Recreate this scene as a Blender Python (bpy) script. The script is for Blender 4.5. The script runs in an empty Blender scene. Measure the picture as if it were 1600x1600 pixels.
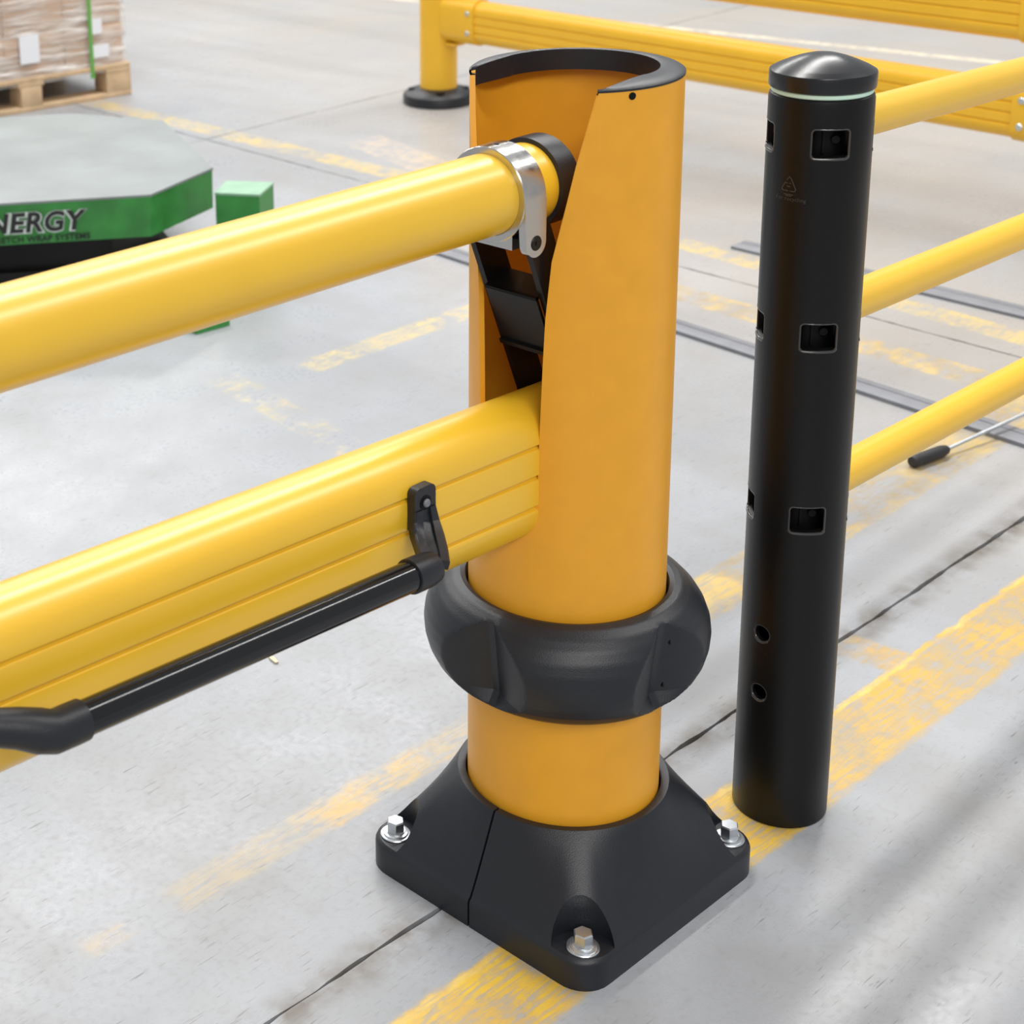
import bpy, bmesh, math, random
from mathutils import Vector, Matrix
random.seed(7)
SC = bpy.context.scene
COL = SC.collection
R = math.radians
cos, sin, pi = math.cos, math.sin, math.pi

# ------------------------------------------------------------------ camera
cam_d = bpy.data.cameras.new('camera')
cam = bpy.data.objects.new('camera', cam_d); COL.objects.link(cam)
TH, RO, YA = 0.28853, -0.04604, 0.88223          # pitch down, roll, heading
CP = Vector((-1.60927, -1.23147, 1.47886))
Fv = Vector((cos(TH)*cos(YA), cos(TH)*sin(YA), -sin(TH)))
Rv = Fv.cross(Vector((0, 0, 1))).normalized(); Uv = Rv.cross(Fv)
R2 = cos(RO)*Rv + sin(RO)*Uv; U2 = -sin(RO)*Rv + cos(RO)*Uv
cam.matrix_world = Matrix(((R2.x, U2.x, -Fv.x, CP.x), (R2.y, U2.y, -Fv.y, CP.y), (R2.z, U2.z, -Fv.z, CP.z), (0, 0, 0, 1)))
cam_d.sensor_width = 36; cam_d.lens = 2760.93/1600*36
cam_d.shift_x = (800-279.72)/1600; cam_d.shift_y = (352.84-800)/1600
cam_d.clip_start = 0.05; cam_d.clip_end = 200
cam_d.dof.use_dof = True; cam_d.dof.focus_distance = 2.15; cam_d.dof.aperture_fstop = 9
SC.camera = cam

# ------------------------------------------------------------------ world, lamps, exposure
w = bpy.data.worlds.new('world'); SC.world = w; w.use_nodes = True
bg = w.node_tree.nodes['Background']
bg.inputs[0].default_value = (0.93, 0.965, 1.0, 1); bg.inputs[1].default_value = 0.47
def strip(x, y, z, lx, ly, power, col=(1, 0.98, 0.95)):
    l = bpy.data.lights.new('ceiling_or_fill_strip', 'AREA'); l.shape = 'RECTANGLE'; l.size = lx; l.size_y = ly
    l.energy = power; l.color = col
    o = bpy.data.objects.new('ceiling_or_fill_strip', l); COL.objects.link(o); o.location = (x, y, z)
strip(3.5, 2.4, 6.0, 8.0, 0.3, 450)
strip(4.0, -1.9, 6.0, 6.0, 0.25, 190)
strip(4.0, 7.0, 6.0, 10.0, 0.3, 450)
strip(4.0, 12.0, 6.0, 12.0, 0.3, 500)
strip(4.0, 17.0, 6.0, 14.0, 0.4, 540)
strip(-5.0, -6.0, 6.0, 8.0, 2.0, 700)  # added unseen fill, brightens the post front and tube interior
SC.view_settings.view_transform = 'Standard'; SC.view_settings.look = 'None'
SC.view_settings.exposure = 0.0; SC.view_settings.gamma = 1.0; SC.view_settings.use_curve_mapping = False

# ------------------------------------------------------------------ materials
def srgb(r, g, b):
    f = lambda c: (c/255/12.92) if c/255 <= .04045 else ((c/255+.055)/1.055)**2.4
    return (f(r), f(g), f(b), 1)
def mat(name, col, rough=.5, metal=0., noise=0., scale=40., bump=0., bscale=300., spec=.5, rnoise=0.):
    m = bpy.data.materials.new(name); m.use_nodes = True
    nt = m.node_tree; b = nt.nodes['Principled BSDF']
    b.inputs['Base Color'].default_value = col; b.inputs['Roughness'].default_value = rough
    b.inputs['Metallic'].default_value = metal; b.inputs['Specular IOR Level'].default_value = spec
    tc = nt.nodes.new('ShaderNodeTexCoord')
    if noise or rnoise:
        n = nt.nodes.new('ShaderNodeTexNoise'); n.inputs['Scale'].default_value = scale; n.inputs['Detail'].default_value = 5
        nt.links.new(tc.outputs['Object'], n.inputs['Vector'])
    if noise:
        mp = nt.nodes.new('ShaderNodeMapRange'); mp.inputs[1].default_value = .3; mp.inputs[2].default_value = .7
        mp.inputs[3].default_value = 1-noise; mp.inputs[4].default_value = 1+noise
        nt.links.new(n.outputs[0], mp.inputs[0])
        hs = nt.nodes.new('ShaderNodeHueSaturation'); hs.inputs['Color'].default_value = col
        nt.links.new(mp.outputs[0], hs.inputs['Value']); nt.links.new(hs.outputs[0], b.inputs['Base Color'])
    if rnoise:
        mp = nt.nodes.new('ShaderNodeMapRange'); mp.inputs[1].default_value = .3; mp.inputs[2].default_value = .7
        mp.inputs[3].default_value = rough-rnoise; mp.inputs[4].default_value = rough+rnoise
        nt.links.new(n.outputs[0], mp.inputs[0]); nt.links.new(mp.outputs[0], b.inputs['Roughness'])
    if bump:
        n2 = nt.nodes.new('ShaderNodeTexNoise'); n2.inputs['Scale'].default_value = bscale; n2.inputs['Detail'].default_value = 3
        nt.links.new(tc.outputs['Object'], n2.inputs['Vector'])
        bp = nt.nodes.new('ShaderNodeBump'); bp.inputs['Strength'].default_value = bump; bp.inputs['Distance'].default_value = .001
        nt.links.new(n2.outputs[0], bp.inputs['Height']); nt.links.new(bp.outputs[0], b.inputs['Normal'])
    return m
M_POST = mat('post_yellow', srgb(233, 164, 40), .42, noise=.03, scale=30, bump=.06, bscale=500)
M_RAIL = mat('rail_yellow', srgb(235, 186, 42), .32, noise=.02, scale=12, bump=.02, bscale=400, spec=.9)
M_BACK = mat('background_yellow', srgb(235, 182, 42), .38, noise=.03, scale=12)
M_RUB = mat('charcoal_plastic', srgb(27, 29, 35), .40, noise=.08, scale=60, bump=.25, bscale=700)
M_BLK = mat('black_plastic', srgb(15, 14, 14), .36, noise=.08, scale=80, bump=.12, bscale=900, spec=.28)
M_GLOSS = mat('black_gloss', srgb(18, 19, 22), .12, noise=.05, scale=60)
M_STEELB = mat('black_painted_steel', srgb(17, 16, 16), .36, noise=.15, scale=50, spec=.3)
M_DARK = mat('dark_recess', srgb(9, 9, 10), .5, spec=.2)  # near-black paints shade in holes and recesses, also used on the core
M_CAP = mat('cap_black', srgb(22, 23, 26), .27, noise=.05, scale=60)
M_MARK = mat('painted_edge_glint', srgb(60, 60, 60), .22)  # lighter grey paints the light caught by mark edges and opening lips
M_ALU = mat('brushed_aluminium', srgb(200, 198, 194), .22, 1., noise=.06, scale=90, rnoise=.06)
M_ZINC = mat('zinc_steel', srgb(214, 218, 222), .34, 1., noise=.05, scale=200)
M_MINT = mat('pale_green_ring', srgb(205, 235, 215), .4)
M_GREEN = mat('green_paint', srgb(52, 132, 58), .42, noise=.22, scale=14, rnoise=.1)
M_WOOD = mat('pallet_wood', srgb(196, 168, 134), .75, noise=.16, scale=18)
M_CARD = mat('cardboard', srgb(196, 160, 128), .7, noise=.1, scale=9)
M_LABEL = mat('paper_label', srgb(226, 228, 234), .6)
M_STRAP = mat('green_strap', srgb(92, 160, 70), .4)
M_BAR = mat('grey_steel_bar', srgb(122, 124, 130), .5, .0, noise=.1, scale=20)
M_GRIP = mat('grip_rubber', srgb(42, 42, 44), .55)
M_CHIP = mat('wood_splinter', srgb(216, 206, 178), .7)
M_TXT = mat('black_lettering', srgb(28, 30, 30), .5)
M_TXW = mat('white_lettering', srgb(196, 206, 200), .5, noise=.2, scale=60)
M_SUB = mat('joint_dirt', srgb(74, 68, 60), .9, noise=.3, scale=30)

# stretch film
M_FILM = bpy.data.materials.new('stretch_film'); M_FILM.use_nodes = True
nt = M_FILM.node_tree; nt.nodes.clear()
out = nt.nodes.new('ShaderNodeOutputMaterial'); mix = nt.nodes.new('ShaderNodeMixShader')
tr = nt.nodes.new('ShaderNodeBsdfTransparent'); pb = nt.nodes.new('ShaderNodeBsdfPrincipled')
pb.inputs['Base Color'].default_value = srgb(236, 232, 228); pb.inputs['Roughness'].default_value = .16
tc = nt.nodes.new('ShaderNodeTexCoord'); mpn = nt.nodes.new('ShaderNodeMapping'); mpn.inputs['Scale'].default_value = (4, 4, 34)
mpn.inputs['Rotation'].default_value = (0, R(9), 0)
nz = nt.nodes.new('ShaderNodeTexNoise'); nz.inputs['Scale'].default_value = 1.4; nz.inputs['Detail'].default_value = 4
rm = nt.nodes.new('ShaderNodeMapRange'); rm.inputs[1].default_value = .42; rm.inputs[2].default_value = .72; rm.inputs[3].default_value = .22; rm.inputs[4].default_value = .9
bp = nt.nodes.new('ShaderNodeBump'); bp.inputs['Strength'].default_value = .9; bp.inputs['Distance'].default_value = .03
L = nt.links.new
L(tc.outputs['Object'], mpn.inputs[0]); L(mpn.outputs[0], nz.inputs['Vector']); L(nz.outputs[0], rm.inputs[0]); L(nz.outputs[0], bp.inputs['Height'])
L(bp.outputs[0], pb.inputs['Normal']); L(rm.outputs[0], mix.inputs[0]); L(tr.outputs[0], mix.inputs[1]); L(pb.outputs[0], mix.inputs[2]); L(mix.outputs[0], out.inputs[0])

# tread plate
M_TREAD = mat('tread_plate', srgb(132, 138, 138), .55, .0, noise=.12, scale=5)
nt = M_TREAD.node_tree; b = nt.nodes['Principled BSDF']
tc = nt.nodes.new('ShaderNodeTexCoord'); vo = nt.nodes.new('ShaderNodeTexVoronoi'); vo.inputs['Scale'].default_value = 55
vo.inputs['Randomness'].default_value = .15
bp = nt.nodes.new('ShaderNodeBump'); bp.inputs['Strength'].default_value = .6; bp.inputs['Distance'].default_value = .003; bp.invert = True
nt.links.new(tc.outputs['Object'], vo.inputs['Vector']); nt.links.new(vo.outputs['Distance'], bp.inputs['Height']); nt.links.new(bp.outputs[0], b.inputs['Normal'])

# concrete floor with worn yellow paint
def floor_material():
    m = bpy.data.materials.new('polished_concrete'); m.use_nodes = True
    nt = m.node_tree; b = nt.nodes['Principled BSDF']; L = nt.links.new
    geo = nt.nodes.new('ShaderNodeNewGeometry'); P = geo.outputs['Position']
    def val(s, i, v):
        if hasattr(v, 'links'): L(v, s.inputs[i])
        elif v is not None: s.inputs[i].default_value = v
    def M(op, a, b_=None, clamp=False):
        n = nt.nodes.new('ShaderNodeMath'); n.operation = op; n.use_clamp = clamp; val(n, 0, a); val(n, 1, b_); return n.outputs[0]
    def VM(op, a, b_=None, scale=None):
        n = nt.nodes.new('ShaderNodeVectorMath'); n.operation = op; val(n, 0, a); val(n, 1, b_)
        if scale is not None: n.inputs['Scale'].default_value = scale
        return n
    def noise(scale, detail=4., vec=None, rough=.55, dist=0.):
        n = nt.nodes.new('ShaderNodeTexNoise'); n.inputs['Scale'].default_value = scale; n.inputs['Detail'].default_value = detail
        n.inputs['Roughness'].default_value = rough; n.inputs['Distortion'].default_value = dist
        L(vec if vec is not None else P, n.inputs['Vector']); return n
    def rng(x, a, b_, c=0., d=1.):
        n = nt.nodes.new('ShaderNodeMapRange'); val(n, 0, x); n.inputs[1].default_value = a; n.inputs[2].default_value = b_
        n.inputs[3].default_value = c; n.inputs[4].default_value = d; return n.outputs[0]
    def mapping(rot, sc, loc=(0, 0, 0)):
        n = nt.nodes.new('ShaderNodeMapping'); n.inputs['Rotation'].default_value = (0, 0, R(rot)); n.inputs['Scale'].default_value = sc
        n.inputs['Location'].default_value = loc; L(P, n.inputs[0]); return n.outputs[0]
    def mixc(f, a, b_):
        n = nt.nodes.new('ShaderNodeMix'); n.data_type = 'RGBA'; val(n, 0, f)
        for i, v in ((6, a), (7, b_)): val(n, i, v)
        return n.outputs[2]
    big = noise(1.1, 5); mid = noise(7, 6); fine = noise(90, 4)
    c = mixc(rng(big.outputs[0], .35, .65), srgb(150, 153, 158), srgb(168, 171, 176))
    c = mixc(rng(mid.outputs[0], .45, .72, 0, .35), c, srgb(138, 136, 132))
    c = mixc(rng(fine.outputs[0], .5, .75, 0, .22), c, srgb(118, 114, 110))
    # warm far side of the hall
    sx = nt.nodes.new('ShaderNodeSeparateXYZ'); L(P, sx.inputs[0]); X, Y = sx.outputs[0], sx.outputs[1]
    warm = M('MULTIPLY', rng(M('SUBTRACT', X, M('MULTIPLY', Y, .35)), .9, 2.6), rng(noise(1.7, 4).outputs[0], .3, .62, .3, .75))
    c = mixc(warm, c, srgb(172, 163, 151))
    # long streaks in the slab
    st = noise(1, 4, mapping(-4, (3, .45, 1)))
    c = mixc(rng(st.outputs[0], .5, .72, 0, .35), c, srgb(134, 131, 128))
    # fine dark scratches in three directions
    for rot, k in ((35, 1.), (-20, 2.), (75, 3.), (8, 4.), (120, 5.)):
        s1 = noise(1, 2, mapping(rot, (22, 300, 1), (k, k*3, 0)), dist=.5)
        s2 = noise(6, 2, mapping(0, (1, 1, 1), (k*7, k, 0)))
        f = M('MULTIPLY', rng(s1.outputs[0], .66, .73), rng(s2.outputs[0], .48, .62, 0, .55))
        c = mixc(f, c, srgb(84, 80, 78))
    # dirt in the slab joint
    jd = M('ABSOLUTE', M('SUBTRACT', Y, .042)); jn = noise(14, 4)
    f = M('MULTIPLY', rng(jd, .0, .045, .9, 0.), rng(jn.outputs[0], .38, .62))
    f = M('MULTIPLY', f, rng(X, 2.0, 2.2, 1, 0))
    c = mixc(f, c, srgb(104, 96, 86))
    # painted lines: (x0,y0)-(x1,y1), width, wear(0 solid..1 nearly gone), colours
    wob = VM('SUBTRACT', noise(28, 3).outputs[1], (.5, .5, .5)).outputs[0]
    Pw = VM('ADD', P, VM('SCALE', wob, scale=.02).outputs[0]).outputs[0]
    chip = noise(26, 6, rough=.65); chip2 = noise(9, 5); strk = noise(1, 4, mapping(28, (14, 90, 1)))
    chips = M('ADD', M('MULTIPLY', chip.outputs[0], .45), M('ADD', M('MULTIPLY', chip2.outputs[0], .35), M('MULTIPLY', strk.outputs[0], .2)))
    YEL, TAN, PALE = srgb(208, 168, 74), srgb(166, 146, 110), srgb(200, 180, 128)
    hat = noise(1, 3, mapping(62, (16, 170, 1)), dist=.6); hat2 = noise(1, 3, mapping(112, (14, 150, 1), (3, 5, 0)), dist=.6)
    hatch = M('MULTIPLY', rng(hat.outputs[0], .36, .50), rng(hat2.outputs[0], .34, .46))
    def band(c, p0, p1, wd, wear, col, col2, amt=1., soft=.012, hx=.6):
        d = Vector((p1[0]-p0[0], p1[1]-p0[1], 0)); ln = d.length; d /= ln; n = Vector((-d.y, d.x, 0))
        q = VM('SUBTRACT', Pw, (p0[0], p0[1], 0)).outputs[0]
        t = VM('DOT_PRODUCT', q, tuple(d)).outputs[1]; s = M('ABSOLUTE', VM('DOT_PRODUCT', q, tuple(n)).outputs[1])
        f = rng(s, wd/2-soft/2, wd/2+soft/2, 1, 0)
        f = M('MULTIPLY', f, rng(t, -soft, soft)); f = M('MULTIPLY', f, rng(t, ln-soft, ln+soft, 1, 0))
        wf = rng(chips, .30+.28*wear, .42+.28*wear)
        f = M('MULTIPLY', M('MULTIPLY', f, wf), M('MULTIPLY', M('ADD', M('MULTIPLY', hatch, hx), 1-hx), amt))
        cc = mixc(rng(chip2.outputs[0], .42, .6), col2, col)
        return mixc(f, c, cc)
    c = band(c, (-.415, .290), (.95, .278), .058, .22, srgb(188, 170, 136), srgb(172, 162, 142), .8, hx=.85)
    c = band(c, (-.16, .282), (.10, .280), .050, .45, srgb(204, 168, 96), srgb(196, 172, 122), .8)
    c = band(c, (-.56, .298), (-.49, .290), .04, .45, srgb(190, 174, 150), srgb(190, 174, 150), .7)
    c = band(c, (.60, .275), (2.4, .265), .10, .35, srgb(208, 178, 100), TAN, .8)
    c = band(c, (1.02, 1.52), (1.66, 1.50), .075, .45, PALE, srgb(222, 196, 110), .75)
    c = band(c, (.84, 1.62), (.74, 1.02), .085, .66, PALE, srgb(222, 204, 160), .7)
    c = band(c, (2.425, 4.3), (2.388, 2.42), .10, .45, srgb(212, 184, 108), PALE, .8)
    c = band(c, (2.02, 1.30), (1.96, .30), .10, .42, srgb(208, 180, 112), TAN, .8)
    c = band(c, (2.37, 1.46), (2.25, .30), .09, .45, srgb(212, 186, 110), PALE, .8)
    c = band(c, (.76, .04), (.77, -.08), .07, .32, srgb(206, 166, 84), TAN, .9)
    c = band(c, (2.66, 2.95), (2.50, 2.38), .16, .5, srgb(214, 190, 160), srgb(206, 188, 164), .6)
    c = band(c, (4.80, 5.6), (5.20, .8), .06, .30, srgb(226, 216, 188), srgb(220, 206, 176), .85)
    # the main line: worn yellow over tan
    c = band(c, (-3, -.108), (9, -.122), .118, .10, TAN, srgb(176, 156, 122), .85)
    c = band(c, (-3, -.108), (9, -.122), .116, .46, YEL, srgb(190, 160, 92), .95)
    c = band(c, (-3, -.108), (.38, -.112), .122, .34, srgb(222, 184, 56), YEL, .9, hx=.8)
    c = band(c, (-3, -.052), (9, -.066), .010, .12, srgb(226, 196, 110), YEL, .9, .005)
    L(c, b.inputs['Base Color'])
    rgh = M('ADD', rng(mid.outputs[0], .3, .7,  .24, .32), rng(fine.outputs[0], .4, .7, 0, .08))
    L(rgh, b.inputs['Roughness']); b.inputs['Specular IOR Level'].default_value = .42
    bp = nt.nodes.new('ShaderNodeBump'); bp.inputs['Strength'].default_value = .05; bp.inputs['Distance'].default_value = .002
    L(fine.outputs[0], bp.inputs['Height']); L(bp.outputs[0], b.inputs['Normal'])
    return m
M_FLOOR = floor_material()

# ------------------------------------------------------------------ helpers
def link(name, me, m, parent=None, sharp=35):
    if m is not None:
        me.materials.clear(); me.materials.append(m)
    for p in me.polygons: p.use_smooth = True
    me.set_sharp_from_angle(angle=R(sharp))
    o = bpy.data.objects.new(name, me); COL.objects.link(o)
    if parent: o.parent = parent
    return o
def obj(name, bm, m, parent=None, sharp=35):
    bmesh.ops.recalc_face_normals(bm, faces=bm.faces)
    me = bpy.data.meshes.new(name); bm.to_mesh(me); bm.free()
    return link(name, me, m, parent, sharp)
def tag(o, label=None, cat=None, group=None, kind=None):
    if label: o['label'] = label
    if cat: o['category'] = cat
    if group: o['group'] = group
    if kind: o['kind'] = kind
    return o
def thing(name, label, cat, loc=(0, 0, 0), rz=0., group=None):
    o = bpy.data.objects.new(name, None); COL.objects.link(o); o.location = loc; o.rotation_euler = (0, 0, rz)
    o.empty_display_size = .1
    return tag(o, label, cat, group)
def box(bm, c, s, mtx=None, bev=0.):
    r = bmesh.ops.create_cube(bm, size=1, matrix=(mtx or Matrix()) @ Matrix.Translation(c) @ Matrix.Diagonal((s[0], s[1], s[2], 1)))
    if bev:
        es = list({e for v in r['verts'] for e in v.link_edges})
        bmesh.ops.bevel(bm, geom=es, offset=bev, segments=2, affect='EDGES', profile=.5)
def lathe(bm, prof, seg=64, mtx=None, closed=False):
    rows = []
    for r, z in prof:
        if r < 1e-6: rows.append([bm.verts.new((0, 0, z))])
        else: rows.append([bm.verts.new((r*cos(2*pi*k/seg), r*sin(2*pi*k/seg), z)) for k in range(seg)])
    vs = [v for r_ in rows for v in r_]
    n = len(rows)
    for i in range(n if closed else n-1):
        a, b = rows[i], rows[(i+1) % n]
        for k in range(seg):
            k2 = (k+1) % seg
            q = [a[k % len(a)], a[k2 % len(a)], b[k2 % len(b)], b[k % len(b)]]
            u = []
            for v in q:
                if v not in u: u.append(v)
            if len(u) > 2: bm.faces.new(u)
    if mtx: bmesh.ops.transform(bm, matrix=mtx, verts=vs)
def axis_mtx(p0, p1):
    p0, p1 = Vector(p0), Vector(p1); d = p1-p0
    return Matrix.Translation(p0) @ d.to_track_quat('Z', 'Y').to_matrix().to_4x4(), d.length
def rod(bm, p0, p1, r, seg=32, bev=0., r1=None):
    m, ln = axis_mtx(p0, p1); r1 = r if r1 is None else r1
    if bev: lathe(bm, [(0, 0), (r-bev, 0), (r, bev), (r1, ln-bev), (r1-bev, ln), (0, ln)], seg, m)
    else: lathe(bm, [(0, 0), (r, 0), (r1, ln), (0, ln)], seg, m)
def prism(bm, pts, a, b, f):
    """polygon pts (u,v) extruded from a to b; f(u,v,w) gives the point"""
    A = [bm.verts.new(f(u, v, a)) for u, v in pts]; B = [bm.verts.new(f(u, v, b)) for u, v in pts]
    n = len(pts)
    for i in range(n): bm.faces.new((A[i], A[(i+1) % n], B[(i+1) % n], B[i]))
    bm.faces.new(A); bm.faces.new(B[::-1])
def tube_path(bm, pts, rad, seg=20):
    """swept tube through points with a radius per point"""
    pts = [Vector(p) for p in pts]; rows = []
    up = Vector((0, 0, 1))
    for i, p in enumerate(pts):
        t = (pts[min(i+1, len(pts)-1)]-pts[max(i-1, 0)]).normalized()
        a = t.cross(up).normalized(); b_ = a.cross(t)
        rr = rad[i] if isinstance(rad, (list, tuple)) else rad
        rows.append([bm.verts.new(p + rr*(cos(2*pi*k/seg)*a + sin(2*pi*k/seg)*b_)) for k in range(seg)])
    for i in range(len(rows)-1):
        for k in range(seg): bm.faces.new((rows[i][k], rows[i][(k+1) % seg], rows[i+1][(k+1) % seg], rows[i+1][k]))
    bm.faces.new(rows[0]); bm.faces.new(rows[-1][::-1])
def boolean(base_bm, cutters, name='tmp'):
    """base minus every cutter bmesh -> mesh"""
    bmesh.ops.recalc_face_normals(base_bm, faces=base_bm.faces)
    me = bpy.data.meshes.new(name); base_bm.to_mesh(me); base_bm.free()
    o = bpy.data.objects.new(name, me); COL.objects.link(o); tmp = []
    for cb in cutters:
        bmesh.ops.recalc_face_normals(cb, faces=cb.faces)
        cm = bpy.data.meshes.new('cut'); cb.to_mesh(cm); cb.free()
        co = bpy.data.objects.new('cut', cm); COL.objects.link(co); tmp.append(co)
        md = o.modifiers.new('b', 'BOOLEAN'); md.operation = 'DIFFERENCE'; md.solver = 'EXACT'; md.object = co
    bpy.context.view_layer.update()
    dg = bpy.context.evaluated_depsgraph_get()
    res = bpy.data.meshes.new_from_object(o.evaluated_get(dg))
    for t in tmp: bpy.data.objects.remove(t, do_unlink=True)
    bpy.data.objects.remove(o, do_unlink=True)
    return res
def text_mesh(s, size, depth=.0008, shear=0., spacing=1., bold=0., align='LEFT'):
    cu = bpy.data.curves.new('txt', 'FONT'); cu.body = s; cu.size = size; cu.extrude = depth; cu.shear = shear
    cu.space_character = spacing; cu.offset = bold; cu.align_x = align
    o = bpy.data.objects.new('txt', cu); COL.objects.link(o); bpy.context.view_layer.update()
    me = bpy.data.meshes.new_from_object(o.evaluated_get(bpy.context.evaluated_depsgraph_get()))
    bpy.data.objects.remove(o, do_unlink=True)
    return me
def lerp(x, xs, ys):
    if x <= xs[0]: return ys[0]
    for i in range(1, len(xs)):
        if x <= xs[i]: return ys[i-1]+(ys[i]-ys[i-1])*(x-xs[i-1])/(xs[i]-xs[i-1])
    return ys[-1]
def copy_tree(o, parent=None):
    c = o.copy(); COL.objects.link(c)
    if parent: c.parent = parent
    for ch in list(o.children): copy_tree(ch, c)
    return c

# ------------------------------------------------------------------ floor: slabs with open joints
bm = bmesh.new(); box(bm, (3, 4, -.045), (16, 18, .05))
floor = tag(obj('floor', bm, M_SUB), kind='structure')
def jag(p, q, step=.02, amp=.0016):
    p, q = Vector(p), Vector(q); n = max(2, int((q-p).length/step)); d = (q-p).normalized(); nn = Vector((-d.y, d.x)); o = []; a = 0
    for i in range(n):
        a = .6*a+random.uniform(-amp, amp)
        o.append(p+(q-p)*i/n + nn*(a if i else 0))
    return o
def slab(poly, seed, jagged):
    random.seed(seed); pts = []
    for i in range(len(poly)):
        p, q = poly[i], poly[(i+1) % len(poly)]
        pts += jag(p, q) if jagged[i] else [Vector(p)]
    bm = bmesh.new()
    top = [bm.verts.new((p.x, p.y, 0)) for p in pts]; bot = [bm.verts.new((p.x, p.y, -.019)) for p in pts]
    bm.faces.new(top)
    for i in range(len(pts)): bm.faces.new((top[i], bot[i], bot[(i+1) % len(pts)], top[(i+1) % len(pts)]))
    return obj('slab', bm, M_FLOOR, floor)
g = .0028
jx = lambda y: 2.121+.055*y                 # skewed cross joint
J0, J1 = .0435, 3.36
slab([(-5, -5), (jx(-5)-g, -5), (jx(J0)-g, J0-g), (-5, J0+.012-g)], 1, (0, 1, 1, 0))
slab([(-5, J0+.012+g), (jx(J0)-g, J0+g), (jx(J1)-g, J1-g), (-5, J1-g)], 2, (1, 1, 1, 0))
slab([(-5, J1+g), (jx(J1)-g, J1+g), (jx(13)-g, 13), (-5, 13)], 3, (1, 1, 0, 0))
slab([(jx(-5)+g, -5), (11, -5), (11, J0-g), (jx(J0)+g, J0-g)], 4, (0, 0, 1, 1))
slab([(jx(J0)+g, J0+g), (11, J0+g), (11, J1-g), (jx(J1)+g, J1-g)], 5, (1, 0, 1, 1))
slab([(jx(J1)+g, J1+g), (11, J1+g), (11, 13), (jx(13)+g, 13)], 6, (1, 0, 0, 1))

# ------------------------------------------------------------------ main post
post = thing('gate_post', 'thick yellow tubular post with slotted open top and square black base', 'post')
RO_, RI_ = .12, .1135
DX = [0, 6, 11.8, 16, 18.5, 20.6, 21.5, 22.7, 23.7, 26.6, 29, 38.5, 49]
DZ = [.503, .511, .526, .543, .556, .574, .654, .741, .795, .8635, .886, .975, 1.056]
angs = sorted(set([-x for x in DX] + DX + [-48.9+0, 48.9+0] + [d for d in range(-178, 180, 4) if abs(d) > 50] + [-3, 3, -14, 14, -19.6, 19.6, -33, 33, -43, 43]))
NR = 24
bm = bmesh.new(); cols = []
for a in angs:
    zt = lerp(abs(a), DX, DZ); th = pi + R(a)
    zs = [.02+(zt-.02)*k/NR for k in range(NR+1)]
    cols.append(([bm.verts.new((RO_*cos(th), RO_*sin(th), z)) for z in zs], [bm.verts.new((RI_*cos(th), RI_*sin(th), z)) for z in zs]))
for i in range(len(cols)):
    (o0, i0), (o1, i1) = cols[i], cols[(i+1) % len(cols)]
    for k in range(NR):
        bm.faces.new((o0[k], o1[k], o1[k+1], o0[k+1])); bm.faces.new((i0[k], i0[k+1], i1[k+1], i1[k]))
    bm.faces.new((o0[NR], o1[NR], i1[NR], i0[NR])); bm.faces.new((o0[0], i0[0], i1[0], o1[0]))
tube = obj('post_tube', bm, M_POST, post, 40)
# dark disc painting the shade of a screw hole near the rim
th = R(-112.9); n = Vector((cos(th), sin(th), 0)); bm = bmesh.new()
rod(bm, n*.119+Vector((0, 0, 1.0495)), n*.1207+Vector((0, 0, 1.0495)), .0042, 20)
obj('rim_hole_disc', bm, M_DARK, tube)
# black rim trim
bm = bmesh.new(); rows = []
for k in range(121):
    ph = R(-131.5+263*k/120); rin = .0925; zt = 1.0637
    if cos(ph) < 0: rin = min(.1185, .0915/abs(sin(ph)))
    zt = 1.0592+.0045*(.1185-rin)/.026
    P_ = [(.1205, 1.0553), (.1205, 1.0575), (.118, 1.0592), (min(.118, rin+.002), zt), (rin, zt-.0012), (rin, 1.038), (min(rin+.004, .1132), 1.037), (.1132, 1.0535)]
    rows.append([bm.verts.new((r*cos(ph), r*sin(ph), z)) for r, z in P_])
for i in range(120):
    for k in range(8): bm.faces.new((rows[i][k], rows[i+1][k], rows[i+1][(k+1) % 8], rows[i][(k+1) % 8]))
bm.faces.new(rows[0]); bm.faces.new(rows[-1][::-1])
tag(obj('rim_trim', bm, M_RUB, post, 50), 'black rim trim')
# bumper ring with V notches
prof = [(.1225, .4150), (.1240, .4200), (.1300, .4215), (.1390, .4195), (.1500, .4125), (.1600, .4020), (.1680, .3890), (.1735, .3740), (.1752, .3600),
        (.1740, .3450), (.1700, .3300), (.1630, .3160), (.1540, .3050), (.1450, .2980), (.1350, .2940), (.1245, .2940), (.1220, .2970)]
# finer profile
fp = []
for i in range(len(prof)-1):
    for k in range(4): fp.append(tuple(prof[i][j]+(prof[i+1][j]-prof[i][j])*k/4 for j in (0, 1)))
fp.append(prof[-1])
bm = bmesh.new(); rows = []; NS = 288
for k in range(NS):
    ph = 2*pi*k/NS; row = []
    dl = min(abs((math.degrees(ph)-c+180) % 360-180) for c in (182, 266, 2, 86))
    for r, z in fp:
        rv = .1340+.00175*max(dl-2.0, 0)+.13*(z-.300)+max(.316-z, 0)*.75 if dl < 32 else 1
        rr = min(r, max(rv, .1275)) if z < .4195 else r
        row.append(bm.verts.new((rr*cos(ph), rr*sin(ph), z)))
    rows.append(row)
m_ = len(fp)
for k in range(NS):
    a, b_ = rows[k], rows[(k+1) % NS]
    for j in range(m_): bm.faces.new((a[j], b_[j], b_[(j+1) % m_], a[(j+1) % m_]))
bump = tag(obj('bumper_ring', bm, M_RUB, post, 24), 'charcoal bumper ring with scooped notches')
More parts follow.
